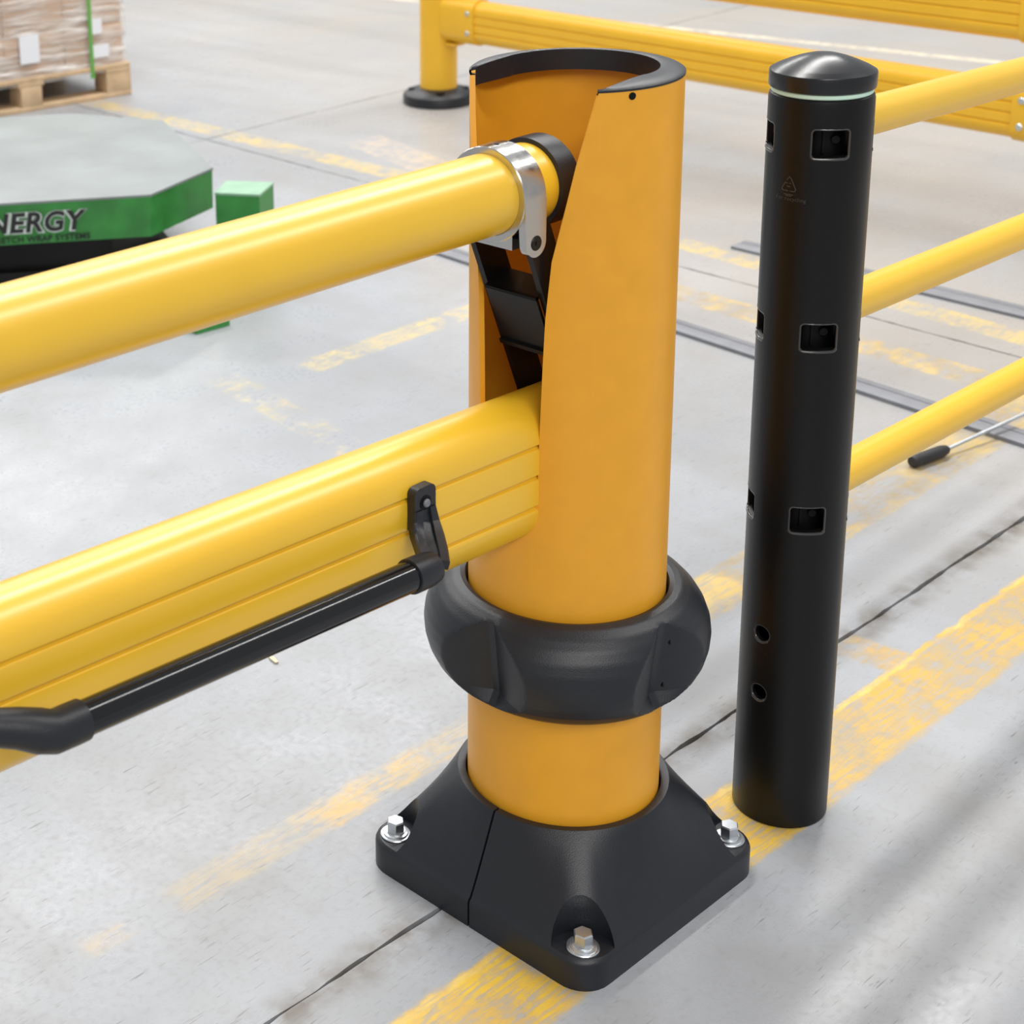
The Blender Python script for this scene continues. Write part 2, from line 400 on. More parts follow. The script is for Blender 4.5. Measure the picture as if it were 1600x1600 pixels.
for z, r in ((.385, .1500), (.325, .1425)):
    th = R(272); n = Vector((cos(th), sin(th), 0)); bm = bmesh.new()
    rod(bm, n*(r-.004)+Vector((0, 0, z)), n*(r+.0012)+Vector((0, 0, z)), .0038, 14)
    obj('bumper_hole_disc', bm, M_DARK, bump)  # dark discs paint the shade of two small holes in the notch
# base: two half shells
def rsq(h, cr, ph):
    c_, s_ = cos(ph), sin(ph); t = h/max(abs(c_), abs(s_)); x, y = t*c_, t*s_
    k = h-cr
    if abs(x) > k and abs(y) > k:                       # rounded corner
        cx_, cy_ = math.copysign(k, x), math.copysign(k, y)
        bq = c_*cx_+s_*cy_; t = bq+math.sqrt(max(bq*bq-(cx_*cx_+cy_*cy_-cr*cr), 0)); x, y = t*c_, t*s_
    return x, y
def base_bm():
    bm = bmesh.new(); rows = []; N = 192
    H, CR = .1815, .040
    for h, cr, z in ((H, CR, 0), (H, CR, .034), (H-.0012, CR, .038), (H-.004, CR, .0405)):
        rows.append([(*rsq(h, cr, 2*pi*k/N), z) for k in range(N)])
    for t in (.1, .2, .3, .4, .5, .6, .7, .8, .9, 1.):
        row = []
        for k in range(N):
            ph = 2*pi*k/N; x, y = rsq(H-.004, CR, ph); s_ = t
            zz = .0405+(.142-.0405)*(t**1.06)
            row.append((x+(.134*cos(ph)-x)*s_, y+(.134*sin(ph)-y)*s_, zz))
        rows.append(row)
    for r, z in ((.1325, .1435), (.1245, .1435), (.1225, .1425), (.1225, 0)):
        rows.append([(r*cos(2*pi*k/N), r*sin(2*pi*k/N), z) for k in range(N)])
    V = [[bm.verts.new(p) for p in r] for r in rows]
    for i in range(len(V)):
        a, b_ = V[i], V[(i+1) % len(V)]
        for k in range(N): bm.faces.new((a[k], a[(k+1) % N], b_[(k+1) % N], b_[k]))
    return bm
QB = .151
def pocket(sx, sy):
    bm = bmesh.new(); pts = []
    for k in range(33):
        a = pi/2*0 + pi*k/32                              # half circle facing the post, then straight out to the corner
        pts.append((.037*cos(a), .030*sin(a)))
    pts += [(-.041, -.008), (-.080, -.09), (.080, -.09), (.041, -.008)]
    ang = math.atan2(-sy, -sx)-pi/2
    A = []; B = []
    for x, y in pts:
        for lst, z, s_ in ((A, .0406, 1.), (B, .17, 1.06)):
            xx, yy = x*s_, y*s_
            lst.append(bm.verts.new((sx*QB+xx*cos(ang)-yy*sin(ang), sy*QB+xx*sin(ang)+yy*cos(ang), z)))
    n = len(A)
    for i in range(n): bm.faces.new((A[i], A[(i+1) % n], B[(i+1) % n], B[i]))
    bm.faces.new(A); bm.faces.new(B[::-1])
    return bm
for side in (-1, 1):
    cb = bmesh.new(); box(cb, (0, -side*.2+side*.0014, .08), (.6, .4, .3))      # removes the other half and leaves the slit
    me = boolean(base_bm(), [pocket(sx, side) for sx in (-1, 1)]+[cb])
    half = tag(link('base_half', me, M_RUB, post, 40), 'charcoal half shell of the bolted floor base')
    for sx in (-1, 1):
        bm = bmesh.new(); T = Matrix.Translation((sx*QB, side*QB, .0405))
        lathe(bm, [(0, 0), (.0195, 0), (.0198, .0016), (.019, .0026), (.0165, .0028), (.0160, .0052), (.0125, .0058), (.0125, .0072), (0, .0072)], 40, T)
        lathe(bm, [(0, .007), (.0120, .007), (.0120, .0205), (.0106, .0222), (0, .0222)], 6, T @ Matrix.Rotation(R(10+25*sx), 4, 'Z'))
        tag(obj('anchor_bolt', bm, M_ZINC, half, 25), 'zinc hex anchor bolt')

# ------------------------------------------------------------------ lifting gate (two rails, lever frame, handle)
gate = thing('lift_gate', 'yellow gate with round upper rail, grooved lower rail and black pull handle', 'gate')
zu = lambda x: .9460-.0115*(x+.5)
RU = .0463
bm = bmesh.new()
m, ln = axis_mtx((-2.6, 0, zu(-2.6)), (-.064, 0, zu(-.064)))
lathe(bm, [(0, 0), (RU, 0)] + [(RU, ln*k/12) for k in range(1, 12)] + [(RU, ln), (0, ln)], 96, m)
urail = tag(obj('upper_rail', bm, M_RAIL, gate), 'smooth round upper rail')
bm = bmesh.new()
m, ln = axis_mtx((-.087, 0, zu(-.087)), (-.054, 0, zu(-.054)))
lathe(bm, [(RU+.0002, 0), (RU+.0055, .0005), (RU+.006, .003), (RU+.006, ln-.003), (RU+.004, ln), (0, ln), (0, ln-.006), (RU+.0002, ln-.006)], 72, m, closed=False)
tag(obj('end_cap', bm, M_RUB, urail, 25), 'black rail end cap')
# clamp
bm = bmesh.new(); CX0, CX1 = -.1555, -.1185; zc = zu(-.134); RC = RU+.0082
m, ln = axis_mtx((CX0, 0, zc), (CX1, 0, zc))
lathe(bm, [(RU+.0003, 0), (RC-.001, 0), (RC, .001), (RC, ln-.001), (RC-.001, ln), (RU+.0003, ln)], 96, m, closed=True)
pts = []
for k in range(25):
    a = R(228+84*k/24); pts.append(((RU+.001)*cos(a), zc+(RU+.001)*sin(a)))
pts += [(.046, zc-.040), (.050, .8840), (-.034, .8840), (-.0375, .888), (-.0375, zc-.035)]
# order: arc goes left(-y) to right(+y); close below
pts = pts[:25] + [(.052, zc-.030), (.052, .8845), (-.0365, .8845), (-.0365, zc-.030)]
prism(bm, pts, CX0+.001, CX1, lambda u, v, w_: (w_, u, v))
for s in (-1, 1):
    cx_, cz_, rr = CX0+.0200, .8930, .0168
    lug = [(CX0+.0003, zc), (CX0+.0015, .915)]
    for k in range(21):
        a = pi+(pi)*k/20; lug.append((cx_+rr*cos(a), cz_+rr*sin(a)))
    lug += [(CX1, .915), (CX1, zc)]
    y0, y1 = (-RC, -.0450) if s < 0 else (.0450, RC)
    prism(bm, lug, y0, y1, lambda u, v, w_: (u, w_, v))
clamp = tag(obj('rail_clamp', bm, M_ALU, urail, 30), 'polished aluminium clamp round the rail')
bm = bmesh.new()
rod(bm, (CX0+.020, -.052, .8925), (CX0+.020, -RC-.0012, .8925), .0086, 28, .0008)
box(bm, (CX0+.020, -RC-.0014, .8925), (.004, .001, .004))
tag(obj('clamp_bolt', bm, M_BLK, urail), 'black hex socket bolt')
bm = bmesh.new(); rod(bm, (-.138, 0, zc+RC-.003), (-.138, 0, zc+RC+.0004), .003, 16)
obj('grub_screw', bm, M_DARK, urail)
# lever frame
frame = bpy.data.objects.new('lever_frame', None); COL.objects.link(frame); frame.parent = gate
frame.location = (-.12, 0, .89)
dv = Vector((.42, 0, -1)).normalized()
def arm(y):
    bm = bmesh.new(); p0 = Vector((-.118, 0, .897)); p1 = p0+dv*.30; w_ = Vector((dv.z, 0, -dv.x))*-.0205
    pts = [p0-w_-dv*.004, p0+w_*.8-dv*.012, p0+w_, p1+w_, p1-w_, p0-w_]
    prism(bm, [(p.x, p.z) for p in pts], y-.0038, y+.0038, lambda u, v, q: (u+.12, q, v-.89))
    return bm
for y in (-.0408, .0408): obj('lever_arm', arm(y), M_STEELB, frame)
bm = bmesh.new()
a = Vector((-.1135, 0, .8185)); b_ = a+dv*.088; bk = Vector((-dv.z, 0, dv.x))
t = .004
for quad in ([a, b_, b_+bk*t, a+bk*t], [a, a+bk*.036, a+bk*.036+dv*t, a+dv*t], [b_, b_+bk*.030, b_+bk*.030-dv*t, b_-dv*t], [b_-dv*.010-bk*.004, b_-dv*.004-bk*.004, b_-dv*.004, b_-dv*.010]):
    prism(bm, [(p.x, p.z) for p in quad], -.037, .037, lambda u, v, q: (u+.12, q, v-.89))
obj('cross_member', bm, M_STEELB, frame)
# lower rail: stadium section with three grooves
zl = lambda x: -.036*(x+.105)
HW = .0440
def section():
    top, bot = .6430, .5566; s = []
    def side(sg, seq):
        for z, d in seq: s.append((sg*(HW-d), z))
    gz = [.639, .601, .563]
    for k in range(25): a = R(180-180*k/24); s.append((HW*cos(a), top+HW*sin(a)))
    seq = []
    for z in gz: seq += [(z+.0036, 0), (z+.0016, .0042), (z-.0012, .0042), (z-.0030, .0008), (z-.0052, 0)]
    side(1, seq)
    for k in range(25): a = R(0-180*k/24); s.append((HW*cos(a), bot+HW*sin(a)))
    side(-1, seq[::-1])
    return s
bm = bmesh.new(); sec = section(); rows = []
xs = [-2.6, -1.6, -1.1, -.6, -.3, -.1, .045]
for x in xs: rows.append([bm.verts.new((x, y, z+zl(x))) for y, z in sec])
for i in range(len(rows)-1):
    for k in range(len(sec)): bm.faces.new((rows[i][k], rows[i][(k+1) % len(sec)], rows[i+1][(k+1) % len(sec)], rows[i+1][k]))
bm.faces.new(rows[0]); bm.faces.new(rows[-1][::-1])
tag(obj('lower_rail', bm, M_RAIL, gate, 28), 'deep lower rail with three grooves')
# handle
H0, H1 = Vector((-.381, -.100, .5990)), Vector((-.826, -.100, .6185))
hd = (H1-H0).normalized()
handle = bpy.data.objects.new('pull_handle', None); COL.objects.link(handle); handle.parent = gate; handle.location = H0
def hobj(name, bm, m, lab=None):
    bmesh.ops.translate(bm, verts=bm.verts, vec=-H0); return tag(obj(name, bm, m, handle, 35), lab)
bm = bmesh.new(); rod(bm, H0+hd*.004, H1, .0165, 48); hobj('handle_bar', bm, M_GLOSS, 'glossy black handle bar')
# right bracket: plate, channelled arm, socket
bm = bmesh.new(); yf = -.0442
pl = []
for cx_, cz_, a0 in ((-.3255, .6445, 90), (-.3255, .6195, 180), (-.3085, .6195, 270), (-.3085, .6445, 0)):
    pass
pl = [(-.3335, .606)] + [(-.3255+.008*cos(R(a)), .6475+.008*sin(R(a))) for a in range(180, 89, -15)] + [(-.3085+.008*cos(R(a)), .6475+.008*sin(R(a))) for a in range(90, -1, -15)] + [(-.3005, .606)]
prism(bm, pl, yf, yf-.011, lambda u, v, q: (u, q, v+.0068))
mount = [Vector((-.317, yf-.005, .612)), Vector((-.3165, yf-.018, .603)), Vector((-.323, yf-.038, .599)), Vector((-.340, yf-.052, .598))]
# arm: flat swept strip with two raised ribs
def strip_sweep(bm, path, wid, thk):
    rows = []
    for i, p in enumerate(path):
        t = (path[min(i+1, len(path)-1)]-path[max(i-1, 0)]).normalized()
        wv = Vector((1, 0, 0)); wv = (wv-t*wv.dot(t)).normalized(); nv = wv.cross(t)
        if nv.dot(Vector((0, -.7, 1))) < 0: nv = -nv
        h = wid[i]/2; k_ = thk
        prf = [(-h, 0), (-h, k_-.002), (-h*.85, k_), (-h*.36, k_), (-h*.30, k_-.0035), (h*.30, k_-.0035), (h*.36, k_), (h*.85, k_), (h, k_-.002), (h, 0)]
        rows.append([bm.verts.new(p+wv*a_+nv*b2) for a_, b2 in prf])
    for i in range(len(rows)-1):
        for k in range(10): bm.faces.new((rows[i][k], rows[i][(k+1) % 10], rows[i+1][(k+1) % 10], rows[i+1][k]))
    bm.faces.new(rows[0]); bm.faces.new(rows[-1][::-1])
strip_sweep(bm, [Vector((-.317, yf-.001, .634)), Vector((-.3175, yf-.005, .617)), Vector((-.325, yf-.018, .606)), Vector((-.339, yf-.038, .599)), Vector((-.352, yf-.054, .594))], [.033, .037, .037, .034, .031], .012)
c0 = H0-hd*.026
tube_path(bm, [c0-hd*.004, c0, c0+hd*.010, c0+hd*.024, c0+hd*.036, c0+hd*.0365], [.012, .0165, .0185, .0190, .0190, .0172], 28)
br = hobj('handle_bracket', bm, M_RUB, 'dark grey moulded bracket screwed to the rail')
bm = bmesh.new()
sc_ = Vector((-.317, yf-.011, .6435))
rod(bm, sc_, sc_+Vector((0, -.0006, 0)), .0085, 24)
for o_ in [None]: hobj('recess_shade_disc', bm, M_DARK)  # dark disc paints the recess shade around the screw
bm = bmesh.new(); rod(bm, sc_, sc_+Vector((0, -.004, 0)), .0048, 20, .0012); hobj('bracket_screw', bm, M_BAR)
# left bracket
bm = bmesh.new(); c1 = H1-hd*.010
tube_path(bm, [c1-hd*.001, c1, c1+hd*.012, c1+hd*.030, c1+hd*.043+Vector((0, .004, .004)), c1+hd*.060+Vector((0, .012, .010)), c1+hd*.085+Vector((0, .022, .016)), c1+hd*.12+Vector((0, .036, .022))],
          [.0172, .0192, .0194, .0196, .0200, .0182, .0165, .0155], 28)
hobj('handle_bracket', bm, M_RUB, 'dark grey moulded bracket at the far end of the handle')

# ------------------------------------------------------------------ pedestrian barrier: black bollard with three yellow rails
BX, BY, BR = .3194, -.1209, .0614
ped = thing('rail_bollard', 'slim black bollard with domed cap carrying three yellow side rails', 'bollard', (BX, BY, 0))
bm = bmesh.new()
lathe(bm, [(BR-.0025, 0), (BR-.0006, .0012), (BR, .004)]+[(BR, .004+.98*k/10) for k in range(1, 10)]+[(BR, .988), (BR-.0012, .9925), (BR-.004, .9945), (BR-.007, .9945), (BR-.007, .002)], 128, closed=True)
cut = []
def frustum(bm, th, z, w0, h0, w1, h1, d0, d1):
    n = Vector((cos(th), sin(th), 0)); t_ = Vector((-sin(th), cos(th), 0)); up = Vector((0, 0, 1))
    A = [bm.verts.new(n*d0+t_*a_*w0/2+up*(z+b2*h0/2)) for a_, b2 in ((-1, -1), (1, -1), (1, 1), (-1, 1))]
    B = [bm.verts.new(n*d1+t_*a_*w1/2+up*(z+(-1.12 if b2 < 0 else 1)*h1/2)) for a_, b2 in ((-1, -1), (1, -1), (1, 1), (-1, 1))]
    for i in range(4): bm.faces.new((A[i], A[(i+1) % 4], B[(i+1) % 4], B[i]))
    bm.faces.new(A); bm.faces.new(B[::-1])
for z in (.9425, .6985, .4530):
    for a in (-137, -47, 133, 43):
        cb = bmesh.new(); frustum(cb, R(a), z, .0400, .0270, .0455, .0350, .044, .0640); cut.append(cb)
for z in (.2805, .1945):
    cb = bmesh.new(); th = R(176.5); n = Vector((cos(th), sin(th), 0)); up = Vector((0, 0, z))
    m, ln = axis_mtx(n*.045+up, n*.066+up); lathe(cb, [(0, 0), (.0098, 0), (.0098, .010), (.0125, .0185), (.0125, ln), (0, ln)], 32, m); cut.append(cb)
body = link('bollard_body', boolean(bm, cut), M_BLK, ped, 30)
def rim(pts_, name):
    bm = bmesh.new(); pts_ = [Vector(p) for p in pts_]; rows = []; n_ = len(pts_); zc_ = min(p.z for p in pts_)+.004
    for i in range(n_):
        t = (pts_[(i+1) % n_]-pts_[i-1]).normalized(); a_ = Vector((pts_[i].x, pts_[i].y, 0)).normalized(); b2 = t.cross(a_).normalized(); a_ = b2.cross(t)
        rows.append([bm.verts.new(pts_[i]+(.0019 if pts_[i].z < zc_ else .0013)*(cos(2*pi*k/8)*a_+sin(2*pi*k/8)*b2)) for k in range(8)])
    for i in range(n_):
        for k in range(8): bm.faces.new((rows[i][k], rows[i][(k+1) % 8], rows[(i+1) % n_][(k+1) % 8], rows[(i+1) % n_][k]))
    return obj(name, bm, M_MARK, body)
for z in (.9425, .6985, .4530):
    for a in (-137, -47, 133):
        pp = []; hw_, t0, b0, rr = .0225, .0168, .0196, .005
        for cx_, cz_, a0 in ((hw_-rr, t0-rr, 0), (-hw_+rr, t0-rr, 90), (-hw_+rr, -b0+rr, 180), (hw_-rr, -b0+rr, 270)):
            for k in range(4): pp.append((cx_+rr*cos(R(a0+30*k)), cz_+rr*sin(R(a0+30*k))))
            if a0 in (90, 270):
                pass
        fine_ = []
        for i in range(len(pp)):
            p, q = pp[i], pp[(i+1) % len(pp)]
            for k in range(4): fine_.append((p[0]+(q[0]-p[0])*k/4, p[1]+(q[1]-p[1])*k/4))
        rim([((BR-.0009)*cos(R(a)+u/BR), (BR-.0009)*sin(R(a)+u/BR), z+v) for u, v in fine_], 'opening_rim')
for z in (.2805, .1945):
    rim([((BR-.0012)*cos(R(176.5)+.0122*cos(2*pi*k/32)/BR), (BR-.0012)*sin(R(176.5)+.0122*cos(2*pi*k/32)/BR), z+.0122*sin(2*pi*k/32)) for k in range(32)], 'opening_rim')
bm = bmesh.new()
lathe(bm, [(0, .01), (.038, .01), (.038, .99), (0, .99)], 40)
for z in (.9425, .6985, .4530):
    for a in (-137, 133, -47, 43):
        th = R(a); n = Vector((cos(th), sin(th), 0)); t_ = Vector((-sin(th), cos(th), 0))
        p = n*.0377+t_*.010+Vector((0, 0, z)); rod(bm, p, p+n*.003, .005, 14)
        mx = Matrix.Translation((n*.0392)-t_*.004+Vector((0, 0, z))) @ Matrix.Rotation(th, 4, 'Z')
        box(bm, (0, 0, 0), (.004, .003, .034), mx)
obj('inner_core', bm, M_DARK, ped)
bm = bmesh.new(); lathe(bm, [(0, .9940), (.0578, .9940), (.0590, .9955), (.0590, .9995), (.0578, 1.0005), (0, 1.0005)], 96)
tag(obj('cap_ring', bm, M_MINT, ped), 'pale green ring under the cap')  # pale disc filling the strip between body and cap
bm = bmesh.new()
lathe(bm, [(0, 1.0003), (.0600, 1.0003), (.0618, 1.0015), (.0622, 1.004), (.0622, 1.0185), (.0614, 1.0205), (.0545, 1.0247), (.0525, 1.0257), (.042, 1.0305), (.030, 1.0352), (.018, 1.0387), (.008, 1.0401), (0, 1.0405)], 96)
tag(obj('bollard_cap', bm, M_CAP, ped, 22), 'glossy black domed cap')
# moulded mark: triangle of bars and small wording, wrapped on the body
def wrap(me, th0, z0):
    for v in me.vertices:
        a = th0+v.co.x/BR; r = BR-.0002+v.co.z
        z = z0+v.co.y; v.co = (r*cos(a), r*sin(a), z)
bm = bmesh.new()
def stroke(p, q, wd=.0011):
    p, q = Vector(p), Vector(q); d = (q-p).normalized(); n = Vector((-d.y, d.x))*wd/2
    prism(bm, [tuple(p+n), tuple(q+n), tuple(q-n), tuple(p-n)], -.0004, .0010, lambda u, v, q_: (u, v, q_))
for p, q in (((-.003, .022), (.0005, .0265)), ((.0005, .0265), (.003, .024)), ((.003, .024), (.009, .0115)), ((.009, .0115), (.0075, .009)), ((-.0045, .0195), (-.0095, .0105)), ((-.0095, .0105), (-.0075, .009)),
             ((-.0075, .009), (-.001, .009)), ((.0015, .009), (.0075, .009)), ((-.004, .0185), (-.0015, .0185)), ((.0005, .0185), (.003, .0185)), ((-.0025, .0145), (.002, .0145)), ((-.006, .0045), (.006, .0045)), ((-.004, .0028), (.004, .0028))):
    stroke(p, q)
bmesh.ops.recalc_face_normals(bm, faces=bm.faces)
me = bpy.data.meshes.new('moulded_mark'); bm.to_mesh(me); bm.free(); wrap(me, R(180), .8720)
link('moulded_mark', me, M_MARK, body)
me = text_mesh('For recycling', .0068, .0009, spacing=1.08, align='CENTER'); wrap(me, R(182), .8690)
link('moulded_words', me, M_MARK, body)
# rails
rd = Vector((1, .045, -.058))
for z in (.9440, .7000, .4560):
    p0 = Vector((.05, 0, z))
    bm = bmesh.new(); rod(bm, p0+rd*.008, p0+rd*1.5, .0248, 64)
    obj('side_rail', bm, M_RAIL, ped)
# ------------------------------------------------------------------ background guard rail
def stadium(bm, p0, p1, zc_, h, hw, grooves=()):
    """plank between p0 and p1 (xy) at height zc_"""
    p0, p1 = Vector(p0), Vector(p1); d = (p1-p0).normalized(); n = Vector((d.y, -d.x, 0))
    top, bot = zc_+h/2-hw*.8, zc_-h/2+hw*.8; s = []
    for k in range(13): a = R(180-15*k); s.append((hw*cos(a), top+hw*.8*sin(a)))
    seq = []
    for z in grooves: seq += [(z+.004, 0), (z+.0015, .004), (z-.0015, .004), (z-.004, 0)]
    s += [(hw-e, z) for z, e in seq]
    for k in range(13): a = R(-15*k); s.append((hw*cos(a), bot+hw*.8*sin(a)))
    s += [(-hw+e, z) for z, e in seq[::-1]]
    A = [bm.verts.new(p0+n*a_+Vector((0, 0, z))) for a_, z in s]; B = [bm.verts.new(p1+n*a_+Vector((0, 0, z))) for a_, z in s]
    m_ = len(s)
    for i in range(m_): bm.faces.new((A[i], A[(i+1) % m_], B[(i+1) % m_], B[i]))
    bm.faces.new(A); bm.faces.new(B[::-1])
GP = Vector((3.255, 3.12, 0)); gd = Vector((-.0766, -.997, 0)).normalized(); gn = Vector((gd.y, -gd.x, 0))
guard = thing('guard_rail', 'yellow two-plank guard rail on black round foot standing far behind the post', 'guard rail', GP)
loc = lambda s, o_=0., z=0.: gd*s+gn*o_+Vector((0, 0, z))
SP = 2.46
for i, s in enumerate((0, SP)):
    bm = bmesh.new(); rod(bm, loc(s, 0, .03), loc(s, 0, 1.0), .0690, 56, .004); obj('upright', bm, M_BACK, guard)
    bm = bmesh.new(); lathe(bm, [(0, 0), (.128, 0), (.132, .004), (.132, .032), (.128, .038), (.108, .050), (.072, .060), (0, .060)], 64, Matrix.Translation(loc(s)))
    ft = tag(obj('foot', bm, M_RUB, guard), 'round black foot')
    for k in range(4):
        a = R(225+90*k); bm = bmesh.new(); c_ = loc(s)+Vector((.096*cos(a), .096*sin(a), .0)); rod(bm, c_+Vector((0, 0, .050)), c_+Vector((0, 0, .0565)), .017, 20); obj('pocket_shade_disc', bm, M_DARK, ft)  # solid dark discs paint the shade of the bolt pockets
for zc_, gs in ((.325, (.352, .322, .292)), (.590, (.617, .587, .557))):
    bm = bmesh.new(); stadium(bm, loc(.20), loc(SP-.20), zc_, .155, .042, gs); obj('plank', bm, M_BACK, guard)
    for s0, s1, sb in ((.03, .222, .195), (SP-.222, SP-.03, SP-.195)):
        bm = bmesh.new(); stadium(bm, loc(s0), loc(s1), zc_, .168, .047); sl = obj('plank_sleeve', bm, M_BACK, guard)
        for zz in (zc_+.036, zc_-.036):
            for sg in (-1, 1):
                bm = bmesh.new(); rod(bm, loc(sb, sg*.046, zz), loc(sb, sg*.0505, zz), .010, 18, .002); tag(obj('sleeve_bolt', bm, M_ZINC, sl), 'grey bolt head')
bm = bmesh.new(); p = loc(.085, -.0, .232); box(bm, (0, 0, 0), (.06, .05, .012), Matrix.Translation(p), .003)
obj('weld_tab', bm, M_BACK, guard)

# ------------------------------------------------------------------ stretch wrapper turntable
TZ = .27
A = Vector((1.111, 2.184)); Bv = Vector((1.395, 2.264)); Cv = Vector((1.6675, 2.802)); D = Vector((1.546, 3.101))
dl = Vector((-.803, .596)); Hh = A+dl*.60; O = (Hh+D)/2
octo = [A, Bv, Cv, D] + [2*O-q for q in (A, Bv, Cv, D)]
tt = thing('wrapping_turntable', 'low octagonal turntable with grey tread plate top and green lettered skirt', 'turntable', (O.x, O.y, 0))
def ol(bm, z0, z1, k0=1., k1=1., inset=0.):
    P0 = [bm.verts.new(((q.x-O.x)*k0, (q.y-O.y)*k0, z0)) for q in octo]; P1 = [bm.verts.new(((q.x-O.x)*k1, (q.y-O.y)*k1, z1)) for q in octo]
    for i in range(8): bm.faces.new((P0[i], P0[(i+1) % 8], P1[(i+1) % 8], P1[i]))
    bm.faces.new(P0[::-1]); bm.faces.new(P1)
bm = bmesh.new(); ol(bm, TZ-.006, TZ); obj('tread_plate', bm, M_TREAD, tt)
bm = bmesh.new(); ol(bm, .157, TZ-.006, .993, .996); skirt = tag(obj('skirt', bm, M_GREEN, tt), 'scuffed green skirt')
bm = bmesh.new(); ol(bm, .05, .157, .74, .74); obj('drum', bm, M_STEELB, tt)
bm = bmesh.new(); ol(bm, 0, .05, .82, .80); obj('base_plate', bm, M_STEELB, tt)
bm = bmesh.new()
f0 = Vector((1.035, 1.868)); f1 = A+(O-A)*.5
dd = (f1-f0).normalized(); nn = Vector((-dd.y, dd.x))
prism(bm, [tuple(f0+nn*.05-O), tuple(f0-nn*.05-O), tuple(f1-nn*.07-O), tuple(f1+nn*.07-O)], .0, .03, lambda u, v, q: (u, v, q))
tag(obj('floor_flange', bm, M_GREEN, tt), 'green floor flange')
sn = Vector((-dl.y, dl.x)); sn = sn if sn.dot(A-O) > 0 else -sn
def on_skirt(me, s0, z0, off):
    e = -dl                                         # reading direction: left to right in front of the skirt
    for v in me.vertices:
        q = A+dl*s0+e*v.co.x+sn*(off+v.co.z)-O
        v.co = (q.x, q.y, z0+v.co.y)
kk = .9955
def lettering(s, size, s_end, z0, m, name, bold=0., shear=.0, spacing=1., depth=.0004, off=.0):
    me = text_mesh(s, size, depth, shear, spacing, bold)
    xm = max(v.co.x for v in me.vertices); on_skirt(me, s_end+xm, z0, off); return link(name, me, m, skirt)
lettering('SYNERGY', .072, .163, .190, M_TXW, 'lettering_outline', .0045, .18, 1.04, .0003, .0012)
lettering('SYNERGY', .072, .166, .191, M_TXT, 'large_lettering', .0020, .18, 1.10, .0003, .0022)
lettering('STRETCH WRAP SYSTEMS', .0225, .160, .163, M_TXT, 'small_lettering', .0004, .0, 1.05, .0003, .0008)
hs = thing('drive_housing', 'small green steel box with pale top beside the turntable', 'machine', (1.36, 2.105, 0))
bm = bmesh.new()
q = [Vector((1.280, 2.126)), Vector((1.343, 2.025)), Vector((1.448, 2.084)), Vector((1.378, 2.190))]
q = [p-Vector((1.36, 2.105)) for p in q]
prism(bm, [tuple(p) for p in q], 0, .244, lambda u, v, w_: (u, v, w_))
obj('housing_body', bm, M_GREEN, hs)
bm = bmesh.new(); prism(bm, [tuple(p*1.02) for p in q], .244, .25, lambda u, v, w_: (u, v, w_))
tag(obj('housing_lid', bm, mat('pale_green_lid', srgb(138, 176, 148), .4, noise=.12, scale=20), hs), 'pale green lid')  # lid in a paler green than the body
bm = bmesh.new(); c_ = (q[1]+q[2])/2+Vector((.06, -.02)); rod(bm, (c_.x, c_.y, .09), (c_.x+.02, c_.y-.03, .09), .02, 20, .003)
tag(obj('cable_gland', bm, M_ZINC, hs), 'grey cable gland')

# ------------------------------------------------------------------ pallet and wrapped load
PA = R(171.95); pe = Vector((cos(PA), sin(PA), 0))
pal = thing('wooden_pallet', 'light wooden pallet under the wrapped cartons', 'pallet', (2.611, 4.152, 0), PA)
# local x runs along the front to the left, local -y is depth away from camera
W_, D_ = .80, 1.2
bm0 = bmesh.new(); box(bm0, (0, 0, 0), (W_, .10, .020), None, .002)
for i, yy in enumerate((.05, .60, 1.15)):
    bm = bmesh.new(); box(bm, (W_/2, -yy, .010), (W_, .10, .020), None, .002); obj('bottom_board', bm, M_WOOD, pal)
    for xx, ww in ((.055, .11), (.44, .09), (.745, .11)):
        bm = bmesh.new(); box(bm, (xx, -yy, .0575), (ww, .10, .075), None, .002); obj('block', bm, M_WOOD, pal)
for xx, ww in ((.055, .11), (.44, .11), (.745, .11)):
    bm = bmesh.new(); box(bm, (xx, -D_/2, .104), (ww, D_, .018), None, .002); obj('stringer_board', bm, M_WOOD, pal)
for i in range(7):
    bm = bmesh.new(); box(bm, (W_/2, -.05-i*(D_-.10)/6, .122), (W_, .10, .018), None, .002); obj('deck_board', bm, M_WOOD, pal)
load = thing('wrapped_load', 'stack of brown cartons in glossy stretch film with a green strap', 'cartons', (2.611, 4.152, .1312), PA)
bm = bmesh.new(); box(bm, (0, 0, 0), (.255, .38, .158), None, .004); me0 = None
for lz in range(5):
    for ix in range(3):
        for iy in range(3):
            if 0 < ix < 2 and iy > 0 and lz < 4: continue
            x = .02+.128+ix*.257+random.uniform(-.002, .002); y = -(.02+.19+iy*.388)+random.uniform(-.003, .003)
            if me0 is None:
                o = obj('carton', bm, M_CARD, load); me0 = o.data
            else:
                o = bpy.data.objects.new('carton', me0); COL.objects.link(o); o.parent = load
            o.location = (x, y, .080+lz*.160)
bm = bmesh.new(); N = 40; per = []
x0, x1, y0, y1 = .008, .786, -.010, -1.19
for a_, b2, n_ in (((x0, y0), (x1, y0), 60), ((x1, y0), (x1, y1), 40), ((x1, y1), (x0, y1), 30), ((x0, y1), (x0, y0), 40)):
    for k in range(n_): per.append((a_[0]+(b2[0]-a_[0])*k/n_, a_[1]+(b2[1]-a_[1])*k/n_))
rows = []; random.seed(3)
ph = [random.uniform(0, 6) for _ in range(8)]
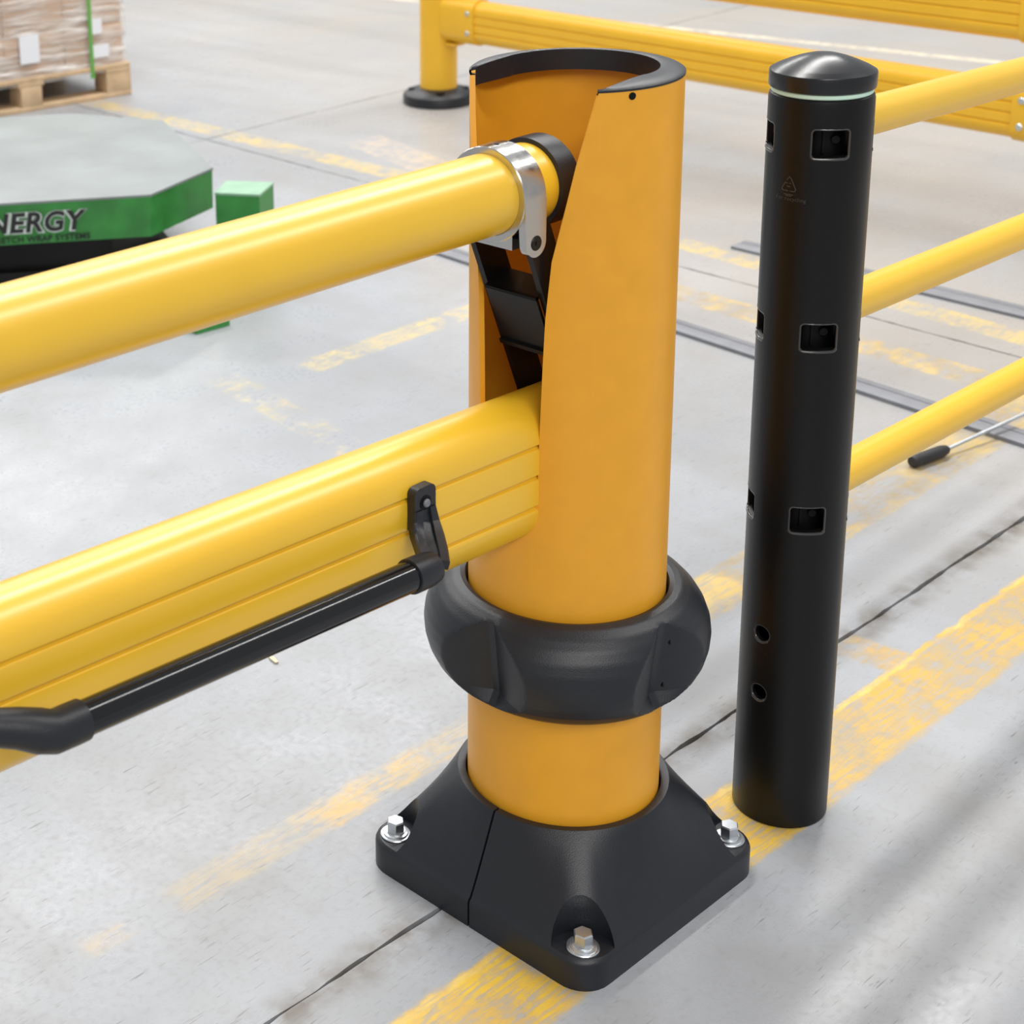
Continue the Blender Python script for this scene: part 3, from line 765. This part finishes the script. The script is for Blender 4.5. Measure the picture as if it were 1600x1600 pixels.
for j in range(N+1):
    z = -.03+.85*j/N; row = []
    for k, (x, y) in enumerate(per):
        s_ = k*.013
        r_ = .004*sin(38*z+3*s_+ph[0])+.003*sin(90*z-5*s_+ph[1])+.002*sin(170*z+9*s_+ph[2])
        cx_, cy_ = (x-.397), (y+.6); ln = math.hypot(cx_/.39, cy_/.59)
        fx = 1 if y == y0 else 0
        row.append(bm.verts.new((x+(0 if fx else r_*(1 if x > .4 else -1)), y+(r_ if fx else 0), z)))
    rows.append(row)
n_ = len(per)
for j in range(N):
    for k in range(n_): bm.faces.new((rows[j][k], rows[j][(k+1) % n_], rows[j+1][(k+1) % n_], rows[j+1][k]))
obj('stretch_film', bm, M_FILM, load, 80)
for xa, xb, za, zb in ((.393, .476, .185, .293), (.117, .171, .259, .319), (.09, .165, .165, .215)):
    bm = bmesh.new(); box(bm, ((xa+xb)/2, -.0035, (za+zb)/2-.1312), (xb-xa, .0012, zb-za)); obj('label', bm, M_LABEL, load)
bm = bmesh.new(); box(bm, (.171, .002, .36), (.016, .0012, .80)); box(bm, (.171, .002, -.036), (.020, .004, .012)); obj('strap', bm, M_STRAP, load)

# ------------------------------------------------------------------ small things on the floor
def bar(name, p0, p1, wd, h, label, grp=None):
    p0, p1 = Vector(p0), Vector(p1); d = (p1-p0).normalized(); n = Vector((-d.y, d.x)); ln = (p1-p0).length
    t = thing(name, label, 'metal bar', (p0.x, p0.y, 0), math.atan2(d.y, d.x), grp)
    pr = [(-wd/2, 0), (wd/2, 0), (wd/2, h*.85), (wd/2-.003, h), (wd*.18, h), (wd*.16, h*.8), (wd*.10, h*.8), (wd*.08, h), (-wd/2+.003, h), (-wd/2, h*.85)]
    bm = bmesh.new(); prism(bm, pr, 0, ln, lambda u, v, q: (q, u, v)); obj('bar_profile', bm, M_BAR, t)
    return t
bar('metal_bar', (1.895, 2.05), (1.655, -.35), .064, .010, 'long grey flat metal bar on the floor passing behind the black bollard')
bar('metal_bar', (2.445, 1.32), (2.395, -.20), .070, .009, 'grey metal bar lying farther back beyond the yellow floor lines')
sd = thing('screwdriver', 'long screwdriver with black grip and steel shaft lying near a metal bar', 'tool', (1.441, .291, .0128), math.atan2(-.055, .31))
bm = bmesh.new(); lathe(bm, [(0, 0), (.010, .001), (.0125, .006), (.0125, .014), (.0110, .020), (.0120, .030), (.0120, .085), (.0095, .100), (.006, .106), (0, .106)], 24, Matrix.Rotation(R(90), 4, 'Y')); obj('grip', bm, M_GRIP, sd)
bm = bmesh.new(); rod(bm, (.104, 0, 0), (.36, 0, .018), .0042, 14); rod(bm, (.36, 0, .018), (.40, 0, .0205), .0046, 12, r1=.002); obj('shaft', bm, M_ZINC, sd)
bm = bmesh.new(); prism(bm, [(0, 0), (.012, -.003), (.028, -.0015), (.0285, .004), (.010, .006)], 0, .003, lambda u, v, q: (u, v, q))
ch = tag(obj('wood_chip', bm, M_CHIP), 'tiny pale wood splinter on the concrete below the lower rail', 'debris'); ch.location = (.083, .650, 0); ch.rotation_euler = (0, 0, R(-105))
